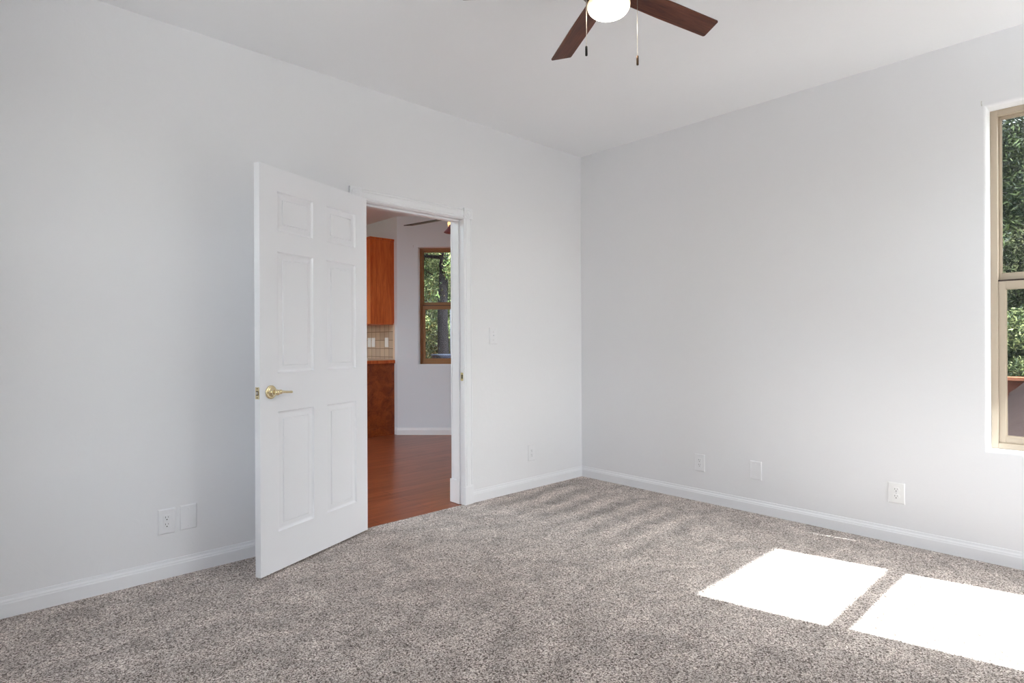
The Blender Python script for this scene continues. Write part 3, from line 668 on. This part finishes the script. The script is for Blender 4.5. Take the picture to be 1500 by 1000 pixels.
def chain(px, py, z0, z1, fob, lab):
    m = MB(); m.tube([(px, py, z0), (px, py, z1)], 0.0009, 8)
    kk = int((z0 - z1) / 0.006)
    for i in range(kk):
        zc = z0 - 0.003 - i * 0.006; m.lathe([(0.0004, -0.0014), (0.0013, -0.0007), (0.0015, 0.0), (0.0013, 0.0007), (0.0004, 0.0014)], (px, py, zc), 6, cap=False)
    c_ = m.build('pull_chain', M['chain'], fan)
    m = MB(); m.lathe([(0.0034, -0.036), (0.0046, -0.034), (0.0046, -0.003), (0.0034, 0.0)], (px, py, z1), 14); m.build('chain_fob', M[fob], c_, label=lab)
rt = Vector((math.sin(ANG), -math.cos(ANG))); ft = Vector((math.cos(ANG), math.sin(ANG)))
p1 = rt * (-0.092) + ft * (-0.055); p2 = rt * 0.113 + ft * 0.02
CH1 = (p1.x, p1.y); CH2 = (p2.x, p2.y)
chain(CH1[0], CH1[1], fz - 0.04, fz - 0.250, 'black', 'black pull-chain fob')
chain(CH2[0], CH2[1], fz - 0.035, fz - 0.250, 'bronze', 'dark bronze pull-chain fob')

# ------------------------------------------------------------------ kitchen fan
kf = tag(empty('kitchen_ceiling_fan', (3.294, 4.230, CEIL)), 'dark-bladed kitchen ceiling fan seen through the doorway with flared glass lamp shades', 'ceiling fan')
kz = 2.300 - CEIL
m = MB(); m.lathe([(0.03, -0.05), (0.06, -0.03), (0.065, 0.0)], seg=28); m.build('canopy', M['bronze'], kf)
m = MB(); m.tube([(0, 0, -0.04), (0, 0, kz + 0.10)], 0.012, 12); m.build('down_rod', M['bronze'], kf)
m = MB(); m.lathe([(0.05, kz - 0.05), (0.10, kz - 0.03), (0.115, kz + 0.02), (0.10, kz + 0.07), (0.04, kz + 0.11)], seg=36); m.build('motor_housing', M['bronze'], kf)
M['kblade'] = plain('dark_blade', srgb(66, 58, 54), 0.5)
for k in range(5):
    m = MB(); m.box(0.11, -0.055, -0.004, 0.66, 0.055, 0.004); b = m.build('blade', M['kblade'], kf, (0, 0, kz), (math.radians(-9), 0, math.radians(100.4 + 72 * k)), bevel=0.003)
M['amber'] = plain('lit_amber_glass', srgb(250, 190, 120), 0.3, emis=(1.0, 0.62, 0.28, 1), estr=1.4)
M['mauve'] = plain('mauve_glass', srgb(150, 96, 104), 0.35)
for k, (az, tilt, mt, lab, dz_, r_) in enumerate(((172, 6, 'mauve', 'mauve flared glass shade', -0.100, 0.092), (137, -40, 'amber', 'glowing amber glass shade', -0.048, 0.088), (310, 38, 'amber', 'glowing amber glass shade', -0.045, 0.07), (50, 38, 'amber', 'glowing amber glass shade', -0.045, 0.07))):
    R2 = Matrix.Rotation(math.radians(az), 4, 'Z') @ Matrix.Rotation(math.radians(-tilt), 4, 'Y')
    base = Vector((r_ * math.cos(math.radians(az)), r_ * math.sin(math.radians(az)), kz + dz_))
    m = MB(); m.lathe([(0.046, -0.058), (0.030, -0.038), (0.016, -0.018), (0.006, 0.0)] if k == 0 else [(0.062, -0.115), (0.050, -0.085), (0.036, -0.050), (0.028, -0.022), (0.014, 0.0)], base, 8 if k == 0 else 20, R2, cap=False); sh = m.build('lamp_shade', M[mt], kf, label=lab)
    md = sh.modifiers.new('solid', 'SOLIDIFY'); md.thickness = 0.003
    m = MB(); m.tube([(0, 0, kz - 0.03), tuple(base + Vector((0, 0, 0.004)))], 0.009, 10); m.build('shade_arm', M['bronze'], kf)

# added unseen fill light that brightens the kitchen
kl = tag(empty('kitchen_fill_light', (1.1, 5.1, CEIL)), 'added fill light panel in the middle of the kitchen ceiling, outside the view', 'fill light')
m = MB(); m.box(-0.65, -0.20, -0.05, 0.65, 0.20, 0.0); m.build('light_body', M['plate'], kl, bevel=0.01)
M['kfill'] = plain('fill_diffuser', (0.9, 0.9, 0.9, 1), 0.4, emis=(0.74, 0.90, 1.0, 1), estr=40.0)
m = MB(); m.box(-0.62, -0.17, -0.075, 0.62, 0.17, -0.051); m.build('diffuser', M['kfill'], kl, bevel=0.008)

# ------------------------------------------------------------------ outside
rng = np.random.default_rng(7)
def foliage(name, centers, radii, nl, size, mat, parent, elong=1.6):
    centers = np.array(centers, float); radii = np.array(radii, float)
    k = rng.integers(0, len(centers), nl); u = rng.normal(size=(nl, 3)); u /= np.linalg.norm(u, axis=1)[:, None]
    rad = rng.random(nl) ** 0.4
    c_ = centers[k] + u * (rad[:, None] * radii[k])
    a_ = rng.normal(size=(nl, 3)); a_ /= np.linalg.norm(a_, axis=1)[:, None]
    b_ = np.cross(a_, rng.normal(size=(nl, 3))); b_ /= np.linalg.norm(b_, axis=1)[:, None]
    s = size * (0.6 + 0.8 * rng.random(nl))[:, None]
    v = np.stack([c_ - a_ * s * elong, c_ - b_ * s * 0.5, c_ + a_ * s * elong, c_ + b_ * s * 0.5], 1).reshape(-1, 3)
    me = bpy.data.meshes.new(name); me.vertices.add(nl * 4); me.vertices.foreach_set('co', v.ravel())
    me.loops.add(nl * 4); me.loops.foreach_set('vertex_index', np.arange(nl * 4)); me.polygons.add(nl); me.polygons.foreach_set('loop_start', np.arange(nl) * 4); me.polygons.foreach_set('loop_total', np.full(nl, 4))
    me.update(); me.validate(); me.materials.append(mat); o = bpy.data.objects.new(name, me); col.objects.link(o)
    if parent: o.parent = parent
    return o
rnd = random.Random(3)
def tree(x, y, z0, h, r, label, mat='leaf_bright', nl=26000, size=0.045, trunk_r=0.12, crown0=0.25, cat='tree', ncl=26, elong=1.6, lean=0):
    t = tag(empty('tree' if cat == 'tree' else 'bush', (x, y, z0)), label, cat)
    if cat == 'tree':
        m = MB(); m.tube([(0, 0, -0.2), (0.01, 0.02, h * 0.15), (-0.03, 0.0, h * 0.3), (0.02 + lean, -0.02, h * 0.55), (lean * 1.5, 0, h * 0.9)], [trunk_r * 1.25, trunk_r, trunk_r * 0.92, trunk_r * 0.7, trunk_r * 0.25], 14)
        m.build('trunk', M['bark'], t)
        for _ in range(6):
            a_ = rnd.uniform(0, 2 * math.pi); zz = h * rnd.uniform(crown0, 0.75); L_ = r * rnd.uniform(0.5, 0.85)
            m = MB(); m.tube([(0, 0, zz), (L_ * 0.5 * math.cos(a_), L_ * 0.5 * math.sin(a_), zz + 0.12), (L_ * math.cos(a_ + 0.2), L_ * math.sin(a_ + 0.2), zz + 0.4 * rnd.uniform(0.4, 1.6))], [trunk_r * 0.35, trunk_r * 0.25, trunk_r * 0.1], 8); m.build('branch', M['bark'], t)
    cs, rs = [], []
    for _ in range(ncl):
        a_ = rnd.uniform(0, 2 * math.pi); rr_ = r * math.sqrt(rnd.random()) * 0.8; zz = rnd.uniform(crown0, 0.95) * h
        cs.append((rr_ * math.cos(a_), rr_ * math.sin(a_), zz)); q_ = r * rnd.uniform(0.25, 0.45); rs.append((q_, q_, q_ * 0.75))
    foliage('foliage', cs, rs, nl, size, M[mat], t, elong)
    return t
def at(px_, py_, depth):       # a point on the ray of the photograph at this depth, used only to look up world places
    r = (px_ - 750) / 859.69 * depth; return (depth * fwd.x + r * right.x, depth * fwd.y + r * right.y, H + (499.5 - py_) / 859.69 * depth)

# ground: flat by the house, rising to a wooded bank
gx = np.linspace(-40, 60, 81); gy = np.linspace(-40, 60, 81); vs_ = []; fs = []
for j_, yv in enumerate(gy):
    for i_, xv in enumerate(gx):
        dx_ = max(0, xv - 10.5); dy_ = max(0, yv - 13.5); dist = max(dx_, dy_)
        vs_.append((xv, yv, -0.25 + min(9, 0.55 * dist) + 0.15 * math.sin(xv * 1.3) * math.cos(yv * 1.1) * (1 if dist > 0 else 0)))
for j_ in range(80):
    for i_ in range(80): fs.append((j_ * 81 + i_, j_ * 81 + i_ + 1, (j_ + 1) * 81 + i_ + 1, (j_ + 1) * 81 + i_))
m = MB(); m.add(vs_, fs, True); m.build('ground', M['ground'], fix=False, **ST)

M['bounce'] = plain('bounce_paving', srgb(196, 192, 187), 0.8, bump=0.3, bscale=40)
m = MB(); m.box(-9, -8, -0.30, XL - TH - 0.1, YW, -0.20); m.box(XL - TH - 0.1, -8, -0.30, 9, YB - TH - 0.1, -0.20); m.build('bounce_slab', M['bounce'], **ST)  # unseen pale slab added to bounce sunlight up to the ceiling
# seen through the kitchen window
x, y, _ = at(650, 500, 13.0); tree(x, y, -0.2, 6.5, 1.9, 'dark-trunked leafy tree standing behind the bowl outside the kitchen window', 'leaf_bright', 60000, 0.022, 0.125, 0.42)
x, y, _ = at(622, 480, 15.5); tree(x, y, 0.6, 5.5, 2.3, 'bushy tree left of the dark trunk outside the kitchen window', 'leaf_bright', 70000, 0.026, 0.10, 0.10)
x, y, _ = at(700, 480, 15.0); tree(x, y, 0.6, 5.5, 2.3, 'bushy tree right of the dark trunk outside the kitchen window', 'leaf_bright', 70000, 0.026, 0.10, 0.10)
for pxx, dep, nm in ((612, 12.3, 'low leafy bush left of the bowl outside the kitchen window'), (672, 12.3, 'low leafy bush right of the bowl outside the kitchen window')):
    x, y, _ = at(pxx, 500, dep + 1.5); tree(x, y, 0.0, 1.9, 0.9, nm, 'leaf_bright', 20000, 0.022, 0.05, 0.15, 'bush', 14)
x, y, z = at(647, 519, 9.6)
bw_ = tag(empty('garden_bowl', (x, y, -0.25)), 'blue-grey bowl on a post outside the kitchen window, in front of the dark trunk', 'garden bowl')
m = MB(); m.lathe([(0.05, z + 0.155), (0.12, z + 0.17), (0.155, z + 0.21), (0.178, z + 0.255), (0.180, z + 0.272), (0.168, z + 0.268), (0.10, z + 0.235), (0.02, z + 0.228)], seg=28); m.build('bowl', M['metal_bowl'], bw_)
m = MB(); m.lathe([(0.14, 0.0), (0.12, 0.04), (0.04, 0.08), (0.035, z + 0.10), (0.06, z + 0.165)], seg=20); m.build('stand', M['metal_bowl'], bw_)
x, y, _ = at(661, 500, 11.0)
m = MB(); m.tube([(x, y, -0.25), (x, y, 1.78)], 0.022, 12); tag(m.build('garden_pole', M['white_pole']), 'thin white pole standing right of the dark trunk outside the kitchen window', 'pole')

# seen through the bedroom window
tree(9.4, 1.75, -0.2, 6.5, 1.3, 'dark needled conifer nearest the bedroom window, beyond the redwood fence', 'leaf_dark', 100000, 0.015, 0.13, 0.12, elong=2.6)
tree(10.8, 0.5, 0.0, 7.0, 1.7, 'dark conifer right of the nearest one outside the bedroom window', 'leaf_dark', 100000, 0.015, 0.14, 0.08, elong=2.6)
tree(11.8, 2.8, 0.6, 7.0, 1.8, 'tall conifer on the bank behind the others outside the bedroom window', 'leaf_dark', 100000, 0.018, 0.14, 0.02, elong=2.4)
tree(8.3, 1.0, -0.25, 1.8, 0.75, 'sunlit bush just beyond the redwood fence outside the bedroom window', 'leaf_mid', 30000, 0.012, 0.05, 0.25, 'bush', 14, elong=2.0)
fence = tag(empty('garden_fence', (7.3, -1.5, -0.25)), 'low solid redwood fence with a pale top rail outside the bedroom window', 'fence')
m = MB()
for k in range(30): m.box(0, k * 0.15, 0.05, 0.025, k * 0.15 + 0.147, 1.02)
m.build('board_panel', M['redwood'], fence)
m = MB(); m.box(-0.04, 0, 1.02, 0.07, 4.5, 1.055); m.build('top_rail', M['redwood_cap'], fence, bevel=0.004)
for k in range(4):
    m = MB(); m.box(0.026, 0.1 + k * 1.4, -0.1, 0.11, 0.19 + k * 1.4, 1.02); m.build('post', M['redwood'], fence)
# earth bank in front of the fence
bank = MB(); vs_ = []; fs = []; n1, n2 = 30, 90
for j_ in range(n2 + 1):
    for i_ in range(n1 + 1):
        xv = 4.9 + 2.34 * i_ / n1; yv = -2.5 + 4.1 * j_ / n2
        hgt = min(1.3, 0.93 * min(1, max(0, (0.90 - yv) / 0.07)) + 0.95 * max(0, 0.83 - yv)) * min(1, (xv - 4.9) / 2.2) ** 0.8
        vs_.append((xv, yv, -0.27 + hgt + 0.012 * math.sin(31 * xv + 17 * yv)))
for j_ in range(n2):
    for i_ in range(n1): fs.append((j_ * (n1 + 1) + i_, j_ * (n1 + 1) + i_ + 1, (j_ + 1) * (n1 + 1) + i_ + 1, (j_ + 1) * (n1 + 1) + i_))
bank.add(vs_, fs, True); tag(bank.build('earth_bank', M['soil'], fix=False), 'sloping grey-brown earth bank against the redwood fence outside the bedroom window', 'earth bank')
